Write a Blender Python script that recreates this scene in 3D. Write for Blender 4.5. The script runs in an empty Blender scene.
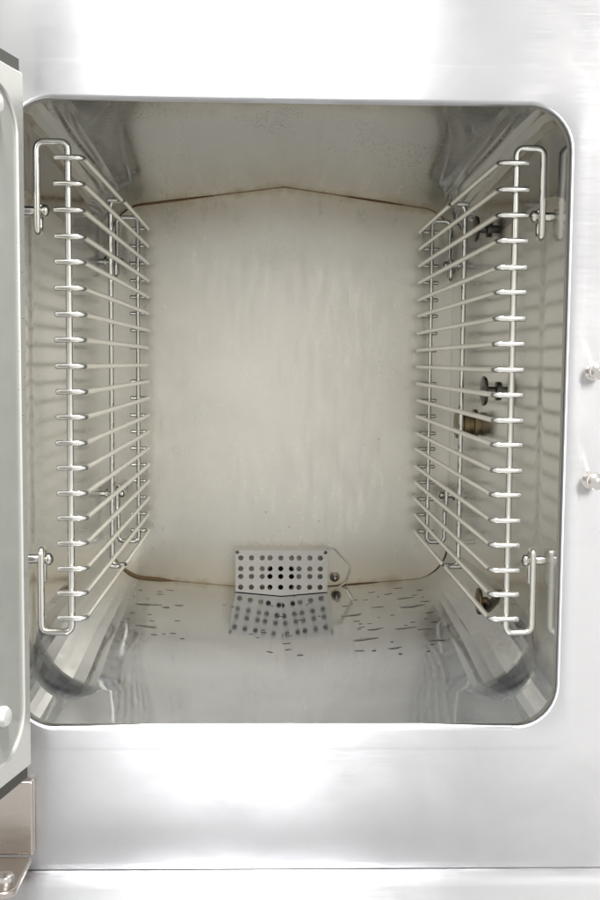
import bpy, math, random
from mathutils import Vector, Matrix, noise

random.seed(7)
S = bpy.context.scene
COL = S.collection

# ------------------------------------------------------------------ camera
F_PX, IMG_W, IMG_H = 1090.0, 600.0, 900.0
CAM = Vector((0.0, -1.27, 1.2))
dy = Vector((-30, 88, F_PX)).normalized()            # world +Y seen in camera axes (right, up, forward)
up = Vector((112, 13450, -F_PX)); up = (up - up.dot(dy) * dy).normalized()
dx = up.cross(dy)
if dx.x < 0: dx = -dx
WR = (dx, dy, up)
cam_data = bpy.data.cameras.new('camera')
cam = bpy.data.objects.new('camera', cam_data); COL.objects.link(cam)
rot = Matrix(((dx[0], dx[1], -dx[2]), (dy[0], dy[1], -dy[2]), (up[0], up[1], -up[2])))
cam.matrix_world = Matrix.Translation(CAM) @ rot.to_4x4()
cam_data.sensor_fit = 'VERTICAL'; cam_data.sensor_height = 24.0
cam_data.lens = F_PX / IMG_H * 24.0
cam_data.clip_start = 0.02; cam_data.clip_end = 50
S.camera = cam

def P(px, py, Y):
    """a point of the photograph on the upright plane at depth Y"""
    c = Vector((px - IMG_W / 2, IMG_H / 2 - py, F_PX))
    d = Vector([w.dot(c) for w in WR])
    return CAM + d * ((Y - CAM.y) / d.y)

# ------------------------------------------------------------------ light
world = bpy.data.worlds.new('World'); S.world = world; world.use_nodes = True
bg = world.node_tree.nodes['Background']
bg.inputs['Color'].default_value = (1.0, 0.99, 0.975, 1)
bg.inputs['Strength'].default_value = 0.85
def area_light(name, loc, target, sx, sy, power, color):
    l = bpy.data.lights.new(name, 'AREA'); l.shape = 'RECTANGLE'; l.size = sx; l.size_y = sy
    l.energy = power; l.color = color
    o = bpy.data.objects.new(name, l); COL.objects.link(o)
    o.location = loc
    o.rotation_euler = (Vector(target) - Vector(loc)).to_track_quat('-Z', 'Y').to_euler()
    return o
area_light('ceiling_lamp', (-0.06, -0.86, 3.3), (-0.06, -0.4, 0.9), 0.66, 0.25, 150, (0.98, 0.985, 1.0))
area_light('side_lamp', (1.75, -3.0, 2.5), (0.0, 0.0, 1.1), 1.7, 1.2, 38, (1.0, 0.985, 0.96))
S.view_settings.view_transform = 'Standard'; S.view_settings.look = 'None'
S.view_settings.exposure = 0.0; S.view_settings.gamma = 1.0
S.render.engine = 'CYCLES'
cy = S.cycles
cy.max_bounces = 16; cy.glossy_bounces = 12; cy.diffuse_bounces = 6; cy.transmission_bounces = 8
cy.caustics_reflective = True; cy.caustics_refractive = False
cy.sample_clamp_indirect = 6.0; cy.blur_glossy = 0.5
cy.use_denoising = True

# ------------------------------------------------------------------ materials
def new_mat(name):
    m = bpy.data.materials.new(name); m.use_nodes = True
    nt = m.node_tree
    return m, nt, nt.nodes['Principled BSDF'], nt.nodes, nt.links

def steel(name, base, rough, stretch=(1, 1, 1), scale=60, rvar=0.12, cvar=0.12, bump=0.02, metallic=1.0,
          wave=0.0, wave_scale=4.0, stain=None, spots=0.0, aniso=None):
    m, nt, b, N, L = new_mat(name)
    geo = N.new('ShaderNodeNewGeometry')
    mp = N.new('ShaderNodeMapping'); mp.inputs['Scale'].default_value = stretch
    L.new(geo.outputs['Position'], mp.inputs['Vector'])
    fine = N.new('ShaderNodeTexNoise'); fine.inputs['Scale'].default_value = scale; fine.inputs['Detail'].default_value = 4
    L.new(mp.outputs['Vector'], fine.inputs['Vector'])
    big = N.new('ShaderNodeTexNoise'); big.inputs['Scale'].default_value = 6.5; big.inputs['Detail'].default_value = 5
    big.inputs['Roughness'].default_value = 0.62; big.inputs['Distortion'].default_value = 0.4
    L.new(geo.outputs['Position'], big.inputs['Vector'])
    # colour
    mix = N.new('ShaderNodeMixRGB'); mix.inputs[1].default_value = (*[c * (1 - cvar) for c in base], 1)
    mix.inputs[2].default_value = (*[min(1, c * (1 + cvar)) for c in base], 1)
    avg = N.new('ShaderNodeMath'); avg.operation = 'MULTIPLY_ADD'; avg.inputs[1].default_value = 0.35
    add = N.new('ShaderNodeMath'); add.operation = 'MULTIPLY_ADD'; add.inputs[1].default_value = 1.5; add.inputs[2].default_value = -0.42
    L.new(big.outputs['Fac'], add.inputs[0]); L.new(fine.outputs['Fac'], avg.inputs[0]); L.new(add.outputs[0], avg.inputs[2])
    L.new(avg.outputs[0], mix.inputs[0])
    col = mix.outputs[0]
    if stain:
        col = stain(N, L, geo, col, b)
    L.new(col, b.inputs['Base Color'])
    # roughness
    r1 = N.new('ShaderNodeMapRange'); r1.inputs['From Min'].default_value = 0.3; r1.inputs['From Max'].default_value = 0.7
    r1.inputs['To Min'].default_value = max(0.03, rough - rvar); r1.inputs['To Max'].default_value = rough + rvar
    mx = N.new('ShaderNodeMath'); mx.operation = 'MULTIPLY_ADD'; mx.inputs[1].default_value = 0.5
    hf = N.new('ShaderNodeMath'); hf.operation = 'MULTIPLY'; hf.inputs[1].default_value = 0.5
    L.new(fine.outputs['Fac'], hf.inputs[0]); L.new(big.outputs['Fac'], mx.inputs[0]); L.new(hf.outputs[0], mx.inputs[2])
    L.new(mx.outputs[0], r1.inputs['Value']); L.new(r1.outputs['Result'], b.inputs['Roughness'])
    b.inputs['Metallic'].default_value = metallic
    if aniso:                                          # brushed grain running along the given direction
        tv = N.new('ShaderNodeCombineXYZ')
        for i_ in range(3): tv.inputs[i_].default_value = aniso[i_]
        L.new(tv.outputs[0], b.inputs['Tangent']); b.inputs['Anisotropic'].default_value = aniso[3]
    # relief
    nrm = None
    if wave:
        wn = N.new('ShaderNodeTexNoise'); wn.inputs['Scale'].default_value = wave_scale; wn.inputs['Detail'].default_value = 1.5
        L.new(geo.outputs['Position'], wn.inputs['Vector'])
        wb = N.new('ShaderNodeBump'); wb.inputs['Strength'].default_value = wave; wb.inputs['Distance'].default_value = 0.01
        L.new(wn.outputs['Fac'], wb.inputs['Height']); nrm = wb.outputs['Normal']
    if spots:
        vo = N.new('ShaderNodeTexVoronoi'); vo.inputs['Scale'].default_value = 190
        L.new(geo.outputs['Position'], vo.inputs['Vector'])
        vr = N.new('ShaderNodeMapRange'); vr.inputs['From Min'].default_value = 0.16; vr.inputs['From Max'].default_value = 0.30
        vr.inputs['To Min'].default_value = 1; vr.inputs['To Max'].default_value = 0
        L.new(vo.outputs['Distance'], vr.inputs['Value'])
        sm = N.new('ShaderNodeMapRange'); sm.inputs['From Min'].default_value = 0.52; sm.inputs['From Max'].default_value = 0.62
        L.new(big.outputs['Fac'], sm.inputs['Value'])
        mm = N.new('ShaderNodeMath'); mm.operation = 'MULTIPLY'
        L.new(vr.outputs['Result'], mm.inputs[0]); L.new(sm.outputs['Result'], mm.inputs[1])
        sb = N.new('ShaderNodeBump'); sb.inputs['Strength'].default_value = spots; sb.inputs['Distance'].default_value = 0.002
        L.new(mm.outputs[0], sb.inputs['Height'])
        if nrm: L.new(nrm, sb.inputs['Normal'])
        nrm = sb.outputs['Normal']
    if bump:
        bb = N.new('ShaderNodeBump'); bb.inputs['Strength'].default_value = bump; bb.inputs['Distance'].default_value = 0.002
        L.new(fine.outputs['Fac'], bb.inputs['Height'])
        if nrm: L.new(nrm, bb.inputs['Normal'])
        nrm = bb.outputs['Normal']
    if nrm: L.new(nrm, b.inputs['Normal'])
    return m

def plain(name, color, rough, metallic=0.0, **kw):
    m, nt, b, N, L = new_mat(name)
    geo = N.new('ShaderNodeNewGeometry')
    n = N.new('ShaderNodeTexNoise'); n.inputs['Scale'].default_value = 30; n.inputs['Detail'].default_value = 2
    L.new(geo.outputs['Position'], n.inputs['Vector'])
    mix = N.new('ShaderNodeMixRGB'); mix.inputs[1].default_value = (*[c * .92 for c in color], 1)
    mix.inputs[2].default_value = (*[min(1, c * 1.08) for c in color], 1)
    L.new(n.outputs['Fac'], mix.inputs[0]); L.new(mix.outputs[0], b.inputs['Base Color'])
    b.inputs['Roughness'].default_value = rough; b.inputs['Metallic'].default_value = metallic
    for k, v in kw.items(): b.inputs[k].default_value = v
    return m

def edge_stain(kind):
    """brown scale left by water along the seam of the back wall"""
    def f(N, L, geo, col, b):
        sx = N.new('ShaderNodeSeparateXYZ'); L.new(geo.outputs['Position'], sx.inputs[0])
        n = N.new('ShaderNodeTexNoise'); n.inputs['Scale'].default_value = 26; n.inputs['Detail'].default_value = 9; n.inputs['Roughness'].default_value = .68
        L.new(geo.outputs['Position'], n.inputs['Vector'])
        # distance above the floor seam / under the ceiling seam
        ax = N.new('ShaderNodeMath'); ax.operation = 'SUBTRACT'; ax.inputs[1].default_value = XC
        L.new(sx.outputs['X'], ax.inputs[0])
        ab = N.new('ShaderNodeMath'); ab.operation = 'ABSOLUTE'; L.new(ax.outputs[0], ab.inputs[0])
        ds = []
        for z0, slope, sg in ((Z0 - .4415, .075, 1), (Z0 + .329, -.135, -1)):
            l = N.new('ShaderNodeMath'); l.operation = 'MULTIPLY_ADD'; l.inputs[1].default_value = slope; l.inputs[2].default_value = z0
            L.new(ab.outputs[0], l.inputs[0])
            d = N.new('ShaderNodeMath'); d.operation = 'SUBTRACT'
            if sg > 0: L.new(sx.outputs['Z'], d.inputs[0]); L.new(l.outputs[0], d.inputs[1])
            else: L.new(l.outputs[0], d.inputs[0]); L.new(sx.outputs['Z'], d.inputs[1])
            ds.append(d)
        dd = N.new('ShaderNodeMath'); dd.operation = 'MINIMUM'
        L.new(ds[0].outputs[0], dd.inputs[0]); L.new(ds[1].outputs[0], dd.inputs[1])
        wob = N.new('ShaderNodeMath'); wob.operation = 'MULTIPLY_ADD'; wob.inputs[1].default_value = -0.045
        L.new(n.outputs['Fac'], wob.inputs[0]); L.new(dd.outputs[0], wob.inputs[2])
        r = N.new('ShaderNodeMapRange'); r.inputs['From Min'].default_value = -0.026; r.inputs['From Max'].default_value = -0.013
        r.inputs['To Min'].default_value = 0.75; r.inputs['To Max'].default_value = 0.0
        L.new(wob.outputs[0], r.inputs['Value'])
        mx = N.new('ShaderNodeMixRGB'); mx.inputs[2].default_value = (0.33, 0.20, 0.09, 1)
        L.new(r.outputs['Result'], mx.inputs[0]); L.new(col, mx.inputs[1])
        # pale mineral film in vertical runs
        mp = N.new('ShaderNodeMapping'); mp.inputs['Scale'].default_value = (15, 15, 1.8)
        L.new(geo.outputs['Position'], mp.inputs['Vector'])
        v = N.new('ShaderNodeTexNoise'); v.inputs['Scale'].default_value = 1.0; v.inputs['Detail'].default_value = 5
        L.new(mp.outputs['Vector'], v.inputs['Vector'])
        vr = N.new('ShaderNodeMapRange'); vr.inputs['From Min'].default_value = 0.5; vr.inputs['From Max'].default_value = 0.75
        vr.inputs['To Max'].default_value = 0.6
        L.new(v.outputs['Fac'], vr.inputs['Value'])
        m2 = N.new('ShaderNodeMixRGB'); m2.inputs[2].default_value = (0.78, 0.74, 0.66, 1)
        L.new(vr.outputs['Result'], m2.inputs[0]); L.new(mx.outputs[0], m2.inputs[1])
        # specks of burnt-on residue
        vo = N.new('ShaderNodeTexVoronoi'); vo.inputs['Scale'].default_value = 34
        L.new(geo.outputs['Position'], vo.inputs['Vector'])
        sr = N.new('ShaderNodeMapRange'); sr.inputs['From Min'].default_value = 0.035; sr.inputs['From Max'].default_value = 0.07
        sr.inputs['To Min'].default_value = 0.7; sr.inputs['To Max'].default_value = 0.0
        L.new(vo.outputs['Distance'], sr.inputs['Value'])
        pn = N.new('ShaderNodeTexNoise'); pn.inputs['Scale'].default_value = 5.5
        L.new(geo.outputs['Position'], pn.inputs['Vector'])
        pr = N.new('ShaderNodeMapRange'); pr.inputs['From Min'].default_value = 0.56; pr.inputs['From Max'].default_value = 0.66
        L.new(pn.outputs['Fac'], pr.inputs['Value'])
        pm = N.new('ShaderNodeMath'); pm.operation = 'MULTIPLY'
        L.new(sr.outputs['Result'], pm.inputs[0]); L.new(pr.outputs['Result'], pm.inputs[1])
        # yellowed film spreading from the seams
        yr = N.new('ShaderNodeMapRange'); yr.inputs['From Min'].default_value = -0.03; yr.inputs['From Max'].default_value = 0.07
        yr.inputs['To Min'].default_value = 0.6; yr.inputs['To Max'].default_value = 0.0
        L.new(wob.outputs[0], yr.inputs['Value'])
        ym_ = N.new('ShaderNodeMixRGB'); ym_.inputs[2].default_value = (0.66, 0.56, 0.36, 1)
        L.new(yr.outputs['Result'], ym_.inputs[0]); L.new(m2.outputs[0], ym_.inputs[1])
        m3 = N.new('ShaderNodeMixRGB'); m3.inputs[2].default_value = (0.22, 0.15, 0.08, 1)
        L.new(pm.outputs[0], m3.inputs[0]); L.new(ym_.outputs[0], m3.inputs[1])
        return m3.outputs[0]
    return f

Z0 = CAM.z
XL, XR = -0.300, 0.345
XC = (XL + XR) / 2 + 0.002
ZT, ZB = Z0 + .297, Z0 - .4345
YB = 0.83

M = {}
M['front'] = steel('brushed_front_steel', (.65, .65, .66), .44, (0.3, 1, 45), 60, .14, .13, .014, wave=.02, wave_scale=3, aniso=(0, 0, 1, 1.0))
M['side'] = steel('side_wall_steel', (.69, .69, .665), .155, (2, 1, 9), 30, .05, .06, .003, metallic=.95, wave=.014, wave_scale=3.5)
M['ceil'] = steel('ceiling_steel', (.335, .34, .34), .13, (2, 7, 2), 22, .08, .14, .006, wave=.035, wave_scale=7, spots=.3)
M['floor'] = steel('floor_steel', (.43, .44, .45), .07, (9, 1.2, 9), 16, .06, .16,   .003, metallic=.85, wave=.022, wave_scale=5, spots=.03)
M['back'] = steel('back_wall_steel', (.79, .76, .675), .32, (5, 5, 1), 14, .11, .13, .004, metallic=.85, wave=.03, wave_scale=5,
                  stain=edge_stain(0), spots=.14)
M['rod'] = steel('rack_wire', (.86, .845, .79), .17, (1, 1, 1), 7, .03, .05, 0, metallic=.93)
M['cover'] = steel('cover_steel', (.80, .775, .72), .42, (2, 2, 2), 30, .08, .08, .005, metallic=.55)
M['bolt'] = steel('bolt_steel', (.70, .68, .64), .2, (1, 1, 1), 100, .08, .1, .02)
M['knob'] = steel('nozzle_steel', (.13, .122, .105), .3, (1, 1, 1), 90, .1, .3, .03, metallic=.8)
M['scorch'] = steel('scorched_steel', (.27, .20, .11), .36, (1, 1, 1), 70, .1, .5, .05, metallic=.8)
M['rust'] = plain('brown_seam', (.26, .16, .07), .6)
M['dark'] = plain('outlet_shade_black', (.015, .014, .012), .7)
M['gasket_gap'] = plain('gasket_and_gap_shade', (.06, .06, .05), .55)
M['door'] = steel('door_inner_steel', (.72, .72, .67), .33, (1, 1, 8), 50, .1, .05, .02, metallic=.7)
M['hinge'] = steel('hinge_steel', (.53, .485, .44), .3, (1, 1, 6), 40, .1, .1, .02)  # brownish tint is the warm room's reflection, put into the base colour
M['dglass'] = plain('door_glass', (.33, .335, .305), .08, 0.0, IOR=1.5)
M['clip'] = plain('clip_plastic', (.6, .6, .57), .3)
wm, nt, b, N, L = new_mat('water')
b.inputs['Base Color'].default_value = (.92, .95, .95, 1); b.inputs['Roughness'].default_value = .02
b.inputs['IOR'].default_value = 1.33; b.inputs['Transmission Weight'].default_value = 1.0
M['water'] = wm

# ------------------------------------------------------------------ object helpers
ORG = {}
def origin(o): return ORG.get(o.name, Vector((0, 0, 0))) if o else Vector((0, 0, 0))
def empty(name, loc, parent=None):
    o = bpy.data.objects.new(name, None); COL.objects.link(o); o.empty_display_size = .05
    o.location = Vector(loc) - origin(parent); o.parent = parent
    ORG[o.name] = Vector(loc)
    return o
def mesh(name, verts, faces, smooth=True):
    me = bpy.data.meshes.new(name)
    me.from_pydata([tuple(v) for v in verts], [], faces); me.update()
    if smooth:
        for p in me.polygons: p.use_smooth = True
    return me
def put(name, me, mat, parent=None, loc=(0, 0, 0)):
    """link a mesh whose own zero point stands at loc (scene metres)"""
    if mat and not me.materials: me.materials.append(mat)
    o = bpy.data.objects.new(name, me); COL.objects.link(o)
    o.location = Vector(loc) - origin(parent); o.parent = parent
    ORG[o.name] = Vector(loc)
    return o
def obj(name, vf, mat, parent=None, at=None, smooth=True, bevel=0.0, auto=35):
    v, f = vf
    if at is None:
        at = sum((Vector(a) for a in v), Vector()) / len(v)
    at = Vector(at)
    me = mesh(name, [Vector(a) - at for a in v], f, smooth)
    o = put(name, me, mat, parent, at)
    if bevel:
        md = o.modifiers.new('bevel', 'BEVEL'); md.width = bevel; md.segments = 3; md.limit_method = 'ANGLE'
        md.harden_normals = False
    if smooth and auto:
        me.set_sharp_from_angle(angle=math.radians(auto))
    return o
def tag(o, label, cat, group=None, kind=None):
    if label: o['label'] = label
    if cat: o['category'] = cat
    if group: o['group'] = group
    if kind: o['kind'] = kind
    return o

# ------------------------------------------------------------------ shapes
def fillet(pts, r, n=6):
    pts = [Vector(p) for p in pts]; out = [pts[0]]
    for i in range(1, len(pts) - 1):
        a, c, d = pts[i - 1], pts[i], pts[i + 1]
        u, w = (a - c), (d - c)
        rr = min(r, u.length * .48, w.length * .48)
        u.normalize(); w.normalize()
        ang = u.angle(w)
        t = min(rr / math.tan(ang / 2), u.length * 1e9)
        p0, p1 = c + u * rr, c + w * rr
        for k in range(n + 1):
            s = k / n
            out.append(p0.lerp(c, s).lerp(c.lerp(p1, s), s))
    out.append(pts[-1]); return out
def tube(path, r, seg=10, caps=True, radii=None):
    path = [Vector(p) for p in path]; V, Fc = [], []
    t = (path[1] - path[0]).normalized()
    nrm = t.orthogonal().normalized()
    rings = []
    def ring(c, n, bn, rad):
        i0 = len(V)
        for k in range(seg):
            a = 2 * math.pi * k / seg
            V.append(c + (n * math.cos(a) + bn * math.sin(a)) * rad)
        rings.append(i0)
    for i, p in enumerate(path):
        t0 = (path[i] - path[i - 1]).normalized() if i else t
        t1 = (path[i + 1] - path[i]).normalized() if i < len(path) - 1 else t0
        tt = (t0 + t1).normalized()
        nrm = (nrm - tt * nrm.dot(tt)).normalized(); bn = tt.cross(nrm)
        rad = radii[i] if radii else r
        if caps and i == 0:
            for q in (.15, .6, .9): ring(p - tt * rad * .75 * math.sqrt(1 - q * q) , nrm, bn, rad * q)
        ring(p, nrm, bn, rad)
        if caps and i == len(path) - 1:
            for q in (.9, .6, .15): ring(p + tt * rad * .75 * math.sqrt(1 - q * q), nrm, bn, rad * q)
    for a, c in zip(rings, rings[1:]):
        for k in range(seg):
            k2 = (k + 1) % seg
            Fc.append((a + k, a + k2, c + k2, c + k))
    Fc.append(tuple(reversed(range(rings[0], rings[0] + seg)))); Fc.append(tuple(range(rings[-1], rings[-1] + seg)))
    return V, Fc
def lathe(profile, origin_, axis, seg=20):
    """profile: (distance along axis, radius)"""
    ax = Vector(axis).normalized(); n = ax.orthogonal().normalized(); bn = ax.cross(n)
    V, Fc = [], []
    for d, r in profile:
        for k in range(seg):
            a = 2 * math.pi * k / seg
            V.append(Vector(origin_) + ax * d + (n * math.cos(a) + bn * math.sin(a)) * max(r, 1e-5))
    for i in range(len(profile) - 1):
        for k in range(seg):
            k2 = (k + 1) % seg
            Fc.append((i * seg + k, i * seg + k2, (i + 1) * seg + k2, (i + 1) * seg + k))
    Fc.append(tuple(reversed(range(seg)))); Fc.append(tuple(range((len(profile) - 1) * seg, len(profile) * seg)))
    return V, Fc
def box(x0, x1, y0, y1, z0, z1):
    V = [(x, y, z) for x in (x0, x1) for y in (y0, y1) for z in (z0, z1)]
    return V, [(0, 1, 3, 2), (4, 6, 7, 5), (0, 4, 5, 1), (2, 3, 7, 6), (0, 2, 6, 4), (1, 5, 7, 3)]
def rrect(x0, x1, z0, z1, r, n=10):
    out = []
    for cx, cz, a0 in ((x1 - r, z0 + r, -90), (x1 - r, z1 - r, 0), (x0 + r, z1 - r, 90), (x0 + r, z0 + r, 180)):
        for k in range(n + 1):
            a = math.radians(a0 + 90 * k / n)
            out.append((cx + r * math.cos(a), cz + r * math.sin(a)))
    # extra points along the straight runs keep long quads short
    res = []
    for i, p in enumerate(out):
        res.append(p)
        if (i + 1) % (n + 1) == 0:
            q = out[(i + 1) % len(out)]
            for s in (.2, .4, .6, .8): res.append((p[0] + (q[0] - p[0]) * s, p[1] + (q[1] - p[1]) * s))
    return res
def loft(loops, closed=True):
    V = [p for l in loops for p in l]; n = len(loops[0]); Fc = []
    for i in range(len(loops) - 1):
        for k in range(n if closed else n - 1):
            k2 = (k + 1) % n
            Fc.append((i * n + k, i * n + k2, (i + 1) * n + k2, (i + 1) * n + k))
    return V, Fc

# ================================================================== the oven
oven = empty('combi_oven', (XC, 0, Z0 - .62))
tag(oven, 'stainless steel combi oven with its door open and two wire racks inside', 'oven')

# ---- front panel with the raised frame round the opening
bt, bb_, br_ = P(300, 66, 0).z, P(300, 747, 0).z, P(571, 420, 0).x + .010
def loop(x0, x1, z0, z1, r, y): return [Vector((x, y, z)) for x, z in rrect(x0, x1, z0, z1, r)]
loops = []
for k in range(6):                                     # rolled lip
    a = math.radians(90 * k / 5); e = .0045
    loops.append(loop(XL - e * (1 - math.cos(a)), XR + e * (1 - math.cos(a)), ZB - e * (1 - math.cos(a)), ZT + e * (1 - math.cos(a)),
                      .052 + e * (1 - math.cos(a)), e * (1 - math.sin(a))))
loops.insert(0, loop(XL, XR, ZB, ZT, .052, .014))
XLO, XRO, ZLO, ZTO = XL - .03, br_, bb_, bt
loops.append(loop(XLO, XRO, ZLO, ZTO, .02, .0))
loops.append(loop(XLO - .0015, XRO + .0015, ZLO - .0015, ZTO + .0015, .0215, .0001))
loops.append(loop(XLO - .003, XRO + .003, ZLO - .003, ZTO + .003, .023, .0003))
ledge_z = P(300, 870, 0).z
loops.append(loop(XLO - .006, XRO + .006, ZLO - .006, ZTO + .006, .026, .0004))
loops.append(loop(-.62, .66, ledge_z + .0024, Z0 + .56, .03, .0004))
loops.append(loop(-.621, .661, ledge_z + .0012, Z0 + .561, .03, .0017))
loops.append(loop(-.621, .661, ledge_z + .0012, Z0 + .561, .03, .03))
obj('front_panel', loft(loops), M['front'], oven, auto=50)

# ---- lower panel, proud of the front
v = []
prof = [(.03, ledge_z - .0005), (.003, ledge_z - .0005), (-.004, ledge_z), (-.012, ledge_z - .0015), (-.0165, ledge_z - .006), (-.018, ledge_z - .014), (-.018, ledge_z - .16)]
obj('lower_panel', loft([[Vector((x, y, z)) for x in (-.62, -.3, 0, .3, .66)] for y, z in prof], False), M['front'], oven, auto=60)

obj('gap_shade_backing', box(-.6, .64, .026, .028, ledge_z - .02, ledge_z + .02), M['gasket_gap'], oven, smooth=False)  # dark strip added behind the open joint to stand in for its shade

# ---- chamber liner: a profile swept back from the opening
def profile(Y):
    m = max(0, min(1, (Y - .095) / .055)); m = m * m * (3 - 2 * m)
    L_ = lambda a, c: a + (c - a) * m
    m2 = max(0, min(1, (Y - .01) / .36)); m2 = m2 * m2 * (3 - 2 * m2)
    L2 = lambda a, c: a + (c - a) * m2
    xl, xr = L_(XL - .001, XL - .004), L_(XR + .001, XR + .004)
    fe, fv = L2(ZB - .001, Z0 - .4155), L2(ZB - .001, Z0 - .4445)
    hy = min(1, max(0, Y - .008) / .82) ** .55
    hump = .036 * math.sin(math.pi * hy)
    ce, cp = L2(ZT + .001, Z0 + .286) + hump, L2(ZT + .001, Z0 + .330) + hump
    rb, rt = L_(.053, .090) - .028 * max(0, min(1, (Y - .2) / .6)), L_(.053, .058)
    xc = XC
    def half(sg):
        """from the floor valley out to the side, up and in to the ceiling ridge"""
        xs = xr if sg > 0 else xl
        pts = []
        def arc(c0, p, c1, n=9):
            for k in range(n + 1):
                s = k / n; w = .7071
                a, b_, c_ = (1 - s) ** 2, 2 * s * (1 - s) * w, s * s
                q = a + b_ + c_
                pts.append(((c0[0] * a + p[0] * b_ + c1[0] * c_) / q, (c0[1] * a + p[1] * b_ + c1[1] * c_) / q))
        zf = lambda x: fv + (fe - fv) * abs(x - xc) / abs(xs - xc)
        zc = lambda x: cp + (ce - cp) * abs(x - xc) / abs(xs - xc)
        nfl = 8
        x_in = xs - sg * rb
        for k in range(nfl):
            x = xc + (x_in - xc) * k / nfl; pts.append((x, zf(x)))
        arc((x_in, zf(x_in)), (xs, zf(xs)), (xs, zf(xs) + rb))
        z0, z1 = zf(xs) + rb, zc(xs) - rt
        for k in range(1, 10): pts.append((xs, z0 + (z1 - z0) * k / 10))
        x_in2 = xs - sg * rt
        arc((xs, z1), (xs, zc(xs)), (x_in2, zc(x_in2)))
        for k in range(1, nfl + 1):
            x = x_in2 + (xc - x_in2) * k / nfl; pts.append((x, zc(x)))
        return pts
    return half(1), half(-1)
YS = [.006, .03, .06, .08] + [.09 + .065 * k / 10 for k in range(11)] + [.18, .21, .24, .27, .30, .33, .36, .40, .45, .5, .55, .6, .65, .7, .75, .8, YB + .02]
secs = [profile(y) for y in YS]
iF, iW = 18, 27                                        # profile indices where the floor and the wall end
def strip(hi, a, b_):
    return loft([[Vector((p[0], y, p[1])) for p in s[hi][a:b_]] for s, y in zip(secs, YS)], False)
def merge(A, B):
    V = list(A[0]); n = len(V); return V + list(B[0]), list(A[1]) + [tuple(i + n for i in f) for f in B[1]]
fl = loft([[Vector((p[0], y, p[1])) for p in (list(reversed(s[1][1:iF])) + s[0][:iF])] for s, y in zip(secs, YS)], False)
NT = len(secs[0][0])
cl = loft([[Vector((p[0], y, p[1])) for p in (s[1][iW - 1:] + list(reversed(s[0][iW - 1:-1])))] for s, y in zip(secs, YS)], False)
# the crease down the middle of floor and ceiling stays sharp
floor = obj('chamber_floor', fl, M['floor'], oven, auto=0)
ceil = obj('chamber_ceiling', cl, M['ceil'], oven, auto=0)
for o in (floor, ceil): o.data.set_sharp_from_angle(angle=math.radians(5.5 if o is floor else 9))
obj('chamber_side', strip(1, iF - 1, iW), M['side'], oven, auto=0)
obj('chamber_side', strip(0, iF - 1, iW), M['side'], oven, auto=0)

# ---- back wall, very slightly dished, and the brown seam round it
V, Fc = [], []
nx, nz = 24, 28
for j in range(nz + 1):
    for i in range(nx + 1):
        x = XL - .02 + (XR - XL + .04) * i / nx; z = Z0 - .47 + .83 * j / nz
        V.append(Vector((x, YB + .0015 * noise.noise(Vector((x * 5, 3.1, z * 5))), z)))
for j in range(nz):
    for i in range(nx):
        a = j * (nx + 1) + i; Fc.append((a, a + 1, a + nx + 2, a + nx + 1))
back = obj('back_wall', (V, Fc), M['back'], oven, auto=0)
h1, h2 = profile(YB)
seam_pts = [Vector((x, YB - .001, z)) for x, z in (h1 + list(reversed(h2))[1:])]
keep = []
for i, p in enumerate(seam_pts):
    q = seam_pts[(i + 1) % len(seam_pts)]
    n = max(1, int((q - p).length / .012))
    for k in range(n): keep.append(p.lerp(q, k / n))
rad = [.0003 + .0052 * max(0, .05 + noise.noise(p * 9)) * (1 if abs(p.z - (Z0 - .06)) > .30 else 0) - (0 if abs(p.z - (Z0 - .06)) > .30 else .0004) for p in keep]
rad = [min(.0034, r) * (1.2 if p.z < Z0 - .36 and abs(p.x - XC) > .17 else 1) for r, p in zip(rad, keep)]
obj('seam', tube(keep, .003, 6, True, rad), M['rust'], back, auto=0)

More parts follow.
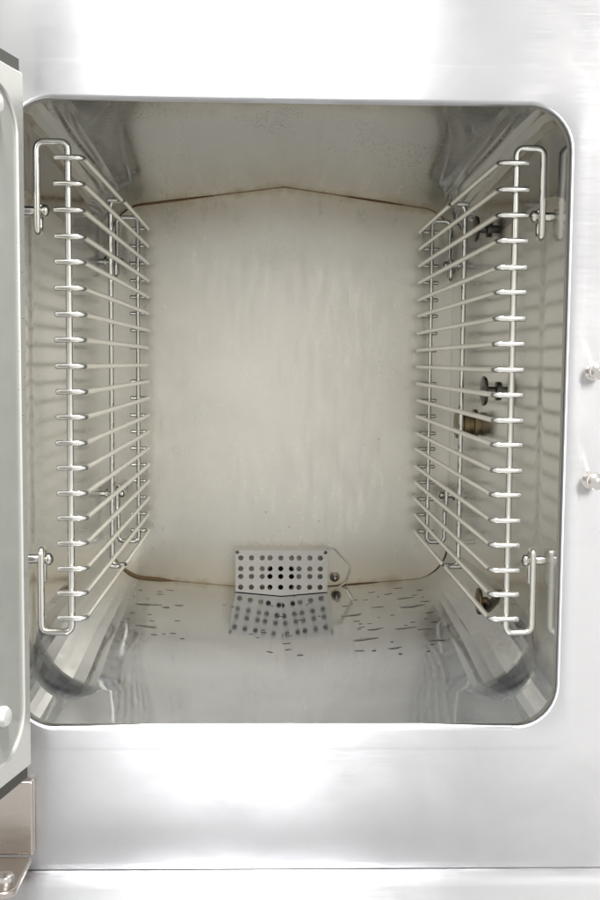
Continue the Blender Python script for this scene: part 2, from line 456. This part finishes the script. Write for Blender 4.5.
# ---- perforated cover over the outlet at the foot of the back wall
PY = .776                                              # stands upright on the floor, boxed back to the wall
PT, PBm = 550.5, 594.0
def lean(py): return PY
cx0, cx1 = P(235.5, 570, PY).x, P(327.5, 570, PY).x
cz1, cz0 = P(282, PT, PY).z, P(282, PBm, lean(PBm)).z
cols = [P(210 + c / 4, 570, PY).x for c in (123, 166, 209, 240, 283, 326, 356, 399, 441)]
rows = [P(282, 530 + c / 4, lean(530 + c / 4)).z for c in (112, 155, 186, 229)]
HR = .0050
def floor_line(x): return Z0 - .4445 + .029 * abs(x - XC) / (XR + .004 - XC) + .0012
def perforated(y, th):
    """sheet with real round holes: each hole has its own cell of the sheet"""
    V, Fc = [], []
    xs = [cx0] + [(a + c) / 2 for a, c in zip(cols, cols[1:])] + [cx1]
    zs = [cz1] + [(a + c) / 2 for a, c in zip(rows, rows[1:])] + [cz0]
    K = 16
    def low(x, z):                                    # the lower edge follows the floor
        s = (cz1 - z) / (cz1 - cz0)
        return z - s * (cz0 - floor_line(x))  if s > .93 else z
    for i, cx in enumerate(cols):
        for j, cz in enumerate(rows):
            x0, x1, z0, z1 = xs[i], xs[i + 1], zs[j + 1], zs[j]
            base = len(V)
            for k in range(K):
                a = 2 * math.pi * (k + .5) / K
                c, s = math.cos(a), math.sin(a)
                t = min((x1 - cx) / c if c > 0 else (x0 - cx) / c, (z1 - cz) / s if s > 0 else (z0 - cz) / s)
                ox, oz = cx + c * t, cz + s * t
                V += [Vector((ox, y, low(ox, oz))), Vector((cx + c * HR, y, low(cx, cz) + s * HR)),
                      Vector((cx + c * HR, y + th, low(cx, cz) + s * HR)), Vector((ox, y + th, low(ox, oz)))]
            cor = []
            for (x, z, a) in ((x1, z1, 0), (x0, z1, 1), (x0, z0, 2), (x1, z0, 3)):
                V += [Vector((x, y, low(x, z))), Vector((x, y + th, low(x, z)))]
                cor.append(len(V) - 2)
            side = lambda k: (V[base + 4 * k].x, V[base + 4 * k].z)
            for k in range(K):
                k2 = (k + 1) % K; A, B = base + 4 * k, base + 4 * k2
                Fc.append((A + 1, B + 1, B, A)); Fc.append((A + 1, A + 2, B + 2, B + 1)); Fc.append((A + 3, B + 3, B + 2, A + 2))
                # fill the corner of the cell where two neighbours lie on different edges
                def edge(p):
                    d = [abs(p.x - x1), 9, abs(p.x - x0), 9]
                    return 0 if abs(p.x - x1) < 1e-7 else 2 if abs(p.x - x0) < 1e-7 else 1 if p.z > low(cx, cz) else 3
                ea, eb = edge(V[A]), edge(V[B])
                if ea != eb:
                    ci = {frozenset((0, 1)): 0, frozenset((1, 2)): 1, frozenset((2, 3)): 2, frozenset((3, 0)): 3}[frozenset((ea, eb))]
                    c_ = cor[ci]
                    Fc.append((A, B, c_)); Fc.append((B + 3, A + 3, c_ + 1))
    # outer rim folded back to the wall
    n = 14
    rim = [(cx0 + (cx1 - cx0) * k / n, cz1) for k in range(n)] + [(cx1, cz1 + (cz0 - cz1) * k / 6) for k in range(6)] + \
          [(cx1 + (cx0 - cx1) * k / n, cz0) for k in range(n)] + [(cx0, cz0 + (cz1 - cz0) * k / 6) for k in range(6)]
    A = loft([[Vector((x, yy, low(x, z))) for x, z in rim + rim[:1]] for yy in (y, YB + .003)], False)
    return merge((V, Fc), A)
cover = obj('perforated_cover', perforated(PY, .0012), M['cover'], oven, smooth=True, auto=30)
for sx in (cx0 + .0035, cx1 - .004):
    obj('screw', lathe([(0, .0032), (.0012, .0032), (.002, .0022), (.0022, 0)], (sx, PY, cz1 - .0035), (0, -1, 0), 12), M['knob'], cover)
w0 = P(328, 549.5, .822); pts = [w0, P(335, 549.5, .822), P(351, 569, .822), P(346, 583, .822), P(338, 587, .822)]
obj('wire_clip', tube(fillet(pts, .006), .0011, 8), M['rod'], cover)
n0 = P(335, 578, .815)
obj('dome_nut', lathe([(-.016, .0085), (-.012, .0095), (-.008, .0095), (-.006, .0078), (.0, .0075), (.004, .0062), (.007, .0035), (.0082, .0003)],
                      (n0.x, .815, n0.z), (0, -1, 0), 20), M['bolt'], oven, auto=40)
# outlet behind the cover: a flat black disc painted as its shaded opening
ox, oz = (cols[4]) + .001, rows[2] - .012
ring_ = lathe([(.0, .026), (.0008, .026), (.0008, .0)], (ox, YB - .003, oz), (0, 1, 0), 28)
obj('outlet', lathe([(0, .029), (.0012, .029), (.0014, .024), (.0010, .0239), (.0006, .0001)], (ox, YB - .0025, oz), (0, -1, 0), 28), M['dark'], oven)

# ---- studs that carry the racks, on both walls
ZR1, ZR19 = Z0 + .2445, Z0 - .3208
YF, YR = .076, .791
RP, RR = .0043, .0036
YPF, YPR = YF + RP + RR, YR - RP - RR
YM = (YPF + YPR) / 2
ZTOP, ZBOT = Z0 + .2637, Z0 - .3400
ZJ, ZH = Z0 + .156, Z0 - .236                          # lowest point of the top hook, highest of the bottom hook
sides = {'l': dict(s=1, tip=-.2275, post=-.2465, out=-.2605, hook=-.2845, wall=XL - .004),
         'r': dict(s=-1, tip=.2785, post=.3012, out=.3135, hook=.3345, wall=XR + .004)}
JW = .0165
def stud(k, y, z, nm='rack_stud'):
    d = sides[k]; s = d['s']; base = d['wall'] - s * .002
    hk = abs(d['hook'] - base)
    pr = [(0, .0105), (.004, .0105), (.005, .006), (hk - .006, .0055), (hk - .002, .0040), (hk + .002, .0042), (hk + .004, .0065),
          (hk + .0075, .0080), (hk + .011, .0072), (hk + .0135, .004), (hk + .0142, .0003)]
    obj(nm, lathe(pr, (base, y, z), (s, 0, 0), 18), M['bolt'], oven, auto=50)
for k in 'lr':
    for yp in (YPF, YPR):
        sg = 1 if yp == YPF else -1
        stud(k, yp + sg * JW / 2, ZJ + .026)
        stud(k, yp + sg * JW / 2, ZH - RP - .0045 - .004)

# ---- spray caps and nozzles on the far side wall
def wall_cap(name, Y, z, r, reach, mat, tilt=0.0, label=None):
    x = XR + .006
    pr = [(0, r * .62), (.006, r * .62), (.0075, r * .30), (reach - .007, r * .30), (reach - .006, r * .93), (reach - .003, r), (reach - .001, r * .97), (reach, r * .8), (reach + .001, .0003)]
    o = obj(name, lathe(pr, (x, Y, z), (-1, tilt, 0), 24), mat, oven, auto=40)
    if label: o['label'] = label
def depth_at(px, py, x):
    """depth at which the sight line of a pixel reaches a given x"""
    lo, hi = .05, .8
    for _ in range(40):
        m = (lo + hi) / 2
        if P(px, py, m).x < x: lo = m
        else: hi = m
    return lo
XW = XR + .006
y_ = depth_at(482, 391, XW - .027); wall_cap('spray_cap', y_, P(482, 391, y_).z, .023, .027, M['knob'], 0, 'dark round cap on the side wall')
y_ = depth_at(474, 229, XW - .026); wall_cap('spray_cap', y_, P(474, 229, y_).z, .021, .026, M['knob'], 0, 'dark round cap near the ceiling')
y_ = depth_at(477, 601, XW - .024); wall_cap('spray_cap', y_, P(477, 601, y_).z, .021, .024, M['scorch'], 0, 'scorched brown cap low on the side wall')
# probe housing: short drum with an end flange
y_ = depth_at(456, 424, XW - .034); z_ = P(456, 424, y_).z
obj('probe_housing', lathe([(0, .026), (.005, .026), (.006, .018), (.012, .018), (.013, .021), (.022, .021), (.023, .0165), (.030, .016), (.031, .0245), (.034, .0245), (.035, .018), (.0352, .0003)],
                           (XW, y_, z_), (-1, 0, 0), 12), M['scorch'], oven, auto=40)

# ---- latch bolts on the frame by the opening
for px, py in ((597, 371.5), (594, 481)):
    p = P(px, py, -.012)
    obj('latch_bolt', lathe([(-.016, .012), (-.0125, .012), (-.0120, .0065), (.004, .0065), (.005, .0095), (.009, .0098), (.0125, .007), (.014, .0003)],
                            p, (0, -1, 0), 24), M['bolt'], oven, auto=40)

# ---- door, swung open past square; only the strip beside its hinge shows
ANG = math.radians(13.3)
dirv = Vector((-math.sin(ANG), -math.cos(ANG), 0))    # from the hinge end towards the free end
nv = Vector((math.cos(ANG), -math.sin(ANG), 0))       # out of the inner face, towards the opening
H0 = Vector((P(27, 420, -.06).x, -.06, 0))
DZ1, DZ0 = P(22, 57, -.06).z, P(32, 779, -.06).z
DLEN = .70
door = empty('door', H0 + Vector((0, 0, DZ0)), oven)
def dpt(s, n, z): return H0 + dirv * s + nv * n + Vector((0, 0, z))
def dbox(s0, s1, n0, n1, z0, z1):
    V = [dpt(s, n, z) for s in (s0, s1) for n in (n0, n1) for z in (z0, z1)]
    return V, box(0, 1, 0, 1, 0, 1)[1]
obj('outer_skin', dbox(0, DLEN, -.060, -.010, DZ0, DZ1), M['door'], door, bevel=.003)
obj('end_strip', dbox(.0015, DLEN - .002, -.0098, -.0035, DZ0 + .002, DZ0 + .0165), M['gasket_gap'], door, bevel=.001)
obj('end_strip', dbox(.0015, DLEN - .002, -.0098, -.0035, DZ1 - .0165, DZ1 - .002), M['gasket_gap'], door, bevel=.001)
fz0, fz1 = DZ0 + .0172, DZ1 - .0172
def dloop(s0, s1, z0, z1, r, n): return [dpt(a, n, c) for a, c in rrect(s0, s1, z0, z1, r)]
obj('inner_frame', loft([dloop(.0, DLEN, fz0, fz1, .002, -.0098), dloop(.0, DLEN, fz0, fz1, .002, -.001), dloop(.001, DLEN - .001, fz0 + .001, fz1 - .001, .002, 0),
                         dloop(.013, DLEN - .013, fz0 + .022, fz1 - .022, .05, 0), dloop(.0145, DLEN - .0145, fz0 + .0235, fz1 - .0235, .049, -.0015),
                         dloop(.0146, DLEN - .0146, fz0 + .0236, fz1 - .0236, .049, -.006)]), M['door'], door, auto=30)
gl = dloop(.0147, DLEN - .0147, fz0 + .0237, fz1 - .0237, .049, -.003)
c_ = dpt(DLEN / 2, -.003, (fz0 + fz1) / 2)
obj('glass_pane', ([c_] + gl, [(0, i + 1, (i + 1) % len(gl) + 1) for i in range(len(gl))]), M['dglass'], door, auto=0)
for py in (103, 716):
    z = P(2, py, -.12).z
    obj('glass_clip', lathe([(0, .011), (.004, .0115), (.008, .009), (.009, .0003)], dpt(.064, -.003, z), nv, 20), M['clip'], door, auto=40)

# ---- lower hinge: block under the door, tongue plate and its bolt
hx = P(33, 820, -.014).x
hz = P(15, 856, -.014).z
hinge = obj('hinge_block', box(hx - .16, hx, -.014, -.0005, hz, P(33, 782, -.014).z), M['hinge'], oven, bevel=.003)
pl = []
r_ = .016; y0, y1 = P(20, 889, 0).y - .105, -.001
zt = hz
for a in range(0, 91, 10):
    t = math.radians(-a); pl.append((hx - .002 - r_ + r_ * math.cos(t), y0 + r_ + r_ * math.sin(t)))
pl = [(hx - .002, -.015)] + pl + [(hx - .16, y0), (hx - .16, -.015)]
n = len(pl)
plate = ([Vector((x, y, zt)) for x, y in pl] + [Vector((x, y, zt - .008)) for x, y in pl],
         [tuple(reversed(range(n))), tuple(range(n, 2 * n))] + [(i, (i + 1) % n, (i + 1) % n + n, i + n) for i in range(n)])
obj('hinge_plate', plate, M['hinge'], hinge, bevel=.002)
bp = P(4, 872, -.075)
obj('hinge_bolt', lathe([(-.001, .0115), (.004, .0115), (.007, .010), (.0085, .006), (.009, .0003)], (bp.x, -.075, zt), (0, 0, 1), 20), M['bolt'], hinge, auto=40)

# ================================================================== wire racks
def rack(k, label):
    d = sides[k]; s = d['s']; X = d
    root = tag(empty('wire_rack', (d['post'], YM, ZBOT)), label, 'rack', 'wire racks in the oven chamber')
    def V3(x, y, z): return Vector((x, y, z))
    for nm, yp, sg in (('front_post', YPF, 1), ('rear_post', YPR, -1)):
        h, p = d['hook'], d['post']; j = sg * JW
        a = [V3(h, yp + j, ZJ + .034), V3(h, yp + j, ZJ), V3(h, yp, ZJ), V3(h, yp, ZTOP), V3(p, yp, ZTOP), V3(p, yp, ZBOT), V3(h, yp, ZBOT),
             V3(h, yp, ZH), V3(h, yp + j, ZH), V3(h, yp + j, ZH - .042)]
        obj(nm, tube(fillet(a, .010), RP, 10), M['rod'], root, auto=0)
    step = (ZR1 - ZR19) / 18
    ym = YM
    z1, z19 = ZR1, ZR19
    a = [V3(d['out'], YR, z1), V3(d['tip'], YR, z1), V3(d['tip'], ym + .004, z1 + .001), V3(d['post'], ym + .004, z1 + .001), V3(d['post'], ym + .004, z19),
         V3(d['tip'], ym + .004, z19), V3(d['tip'], YR, z19), V3(d['out'], YR, z19)]
    obj('middle_post', tube(fillet(a, .012), RR + .0003, 10), M['rod'], root, auto=0)
    full = fillet([V3(d['out'], YF, 0), V3(d['tip'], YF, 0), V3(d['tip'], YR, 0), V3(d['out'], YR, 0)], .011)
    short = fillet([V3(d['out'], YF, 0), V3(d['tip'], YF, 0), V3(d['tip'], ym - .006, 0), V3(d['post'] - s * .002, ym - .006, 0)], .011)
    def rung_mesh(pts):
        V, Fc = tube([p - V3(d['tip'], YF, 0) for p in pts], RR, 10)
        return mesh('rung', V, Fc)
    me_f, me_s = rung_mesh(full), rung_mesh(short)
    for i in range(19):
        me = me_s if i in (0, 18) else me_f
        o = put('rung', me, M['rod'], root, (d['tip'] + random.uniform(-.0007, .0007), YF, ZR1 - step * i + random.uniform(-.0006, .0006)))
        o.rotation_euler = (random.uniform(-.0012, .0012), 0, 0)
    return root
rack('l', 'wire tray rack hooked on the chamber wall next to the open door')
rack('r', 'wire tray rack on the chamber wall by the latch bolts and dark caps')

# ================================================================== water left on the floor
def floor_z(x, y):
    m2 = max(0, min(1, (y - .01) / .36)); m2 = m2 * m2 * (3 - 2 * m2)
    fe, fv = ZB - .001 + (Z0 - .4155 - ZB + .001) * m2, ZB - .001 + (Z0 - .4445 - ZB + .001) * m2
    return fv + (fe - fv) * abs(x - XC) / (XR + .004 - XC)
V, Fc = [], []
def drop(px, py, w, l):
    # where the sight line of that pixel meets the floor
    lo, hi = .16, .82
    for _ in range(40):
        y = (lo + hi) / 2; p = P(px, py, y)
        if p.z > floor_z(p.x, y): lo = y
        else: hi = y
    p = P(px, py, lo); n = 14; b0 = len(V)
    ph = random.uniform(0, 6.3)
    rings = ((1, 0.0001), (.93, .0002), (.8, .0004), (.6, .00055), (.3, .00062))
    for q, h in rings:
        for k in range(n):
            a = 2 * math.pi * k / n
            wob = 1 + .22 * math.sin(2 * a + ph) + .12 * math.sin(3 * a + ph * 2)
            x, y = p.x + w / 2 * q * wob * math.cos(a), lo + l / 2 * q * wob * math.sin(a)
            V.append(Vector((x, y, floor_z(x, y) + h)))
    for i in range(4):
        for k in range(n):
            k2 = (k + 1) % n
            Fc.append((b0 + i * n + k, b0 + i * n + k2, b0 + (i + 1) * n + k2, b0 + (i + 1) * n + k))
    Fc.append(tuple(range(b0 + 4 * n, b0 + 5 * n)))
for px, py, w in ((148, 604, 26), (166, 607, 10), (179, 605, 12), (147, 626, 20), (122, 622, 8), (132, 613, 6), (128, 600, 7), (160, 594, 9), (132, 596, 6), (170, 590, 9),
                  (352, 615, 26), (365, 639, 22), (378, 607, 12), (405, 598, 18), (412, 606, 28), (428, 601, 16), (405, 628, 20), (425, 629, 13), (440, 621, 18), (395, 648, 14),
                  (432, 612, 14), (375, 629, 16), (388, 594, 10), (442, 592, 12), (440, 640, 18), (355, 600, 8)
                  , (345, 606, 9), (398, 588, 10), (420, 590, 9), (450, 606, 14), (300, 655, 8), (270, 652, 7), (140, 590, 5)):
    drop(px, py, w * .0016, min(.022, w * .0016 * random.uniform(.3, .6) + .004))
for _ in range(45):
    px, py = random.triangular(190, 470, 420), random.uniform(588, 655)
    drop(px, py, random.uniform(.004, .014), random.uniform(.004, .010))
for _ in range(16):
    drop(random.uniform(110, 185), random.uniform(588, 640), random.uniform(.004, .011), random.uniform(.004, .008))
wat = obj('water_drops', (V, Fc), M['water'], None, auto=0)
tag(wat, 'scattered drops of water lying on the chamber floor', 'water', kind='stuff')
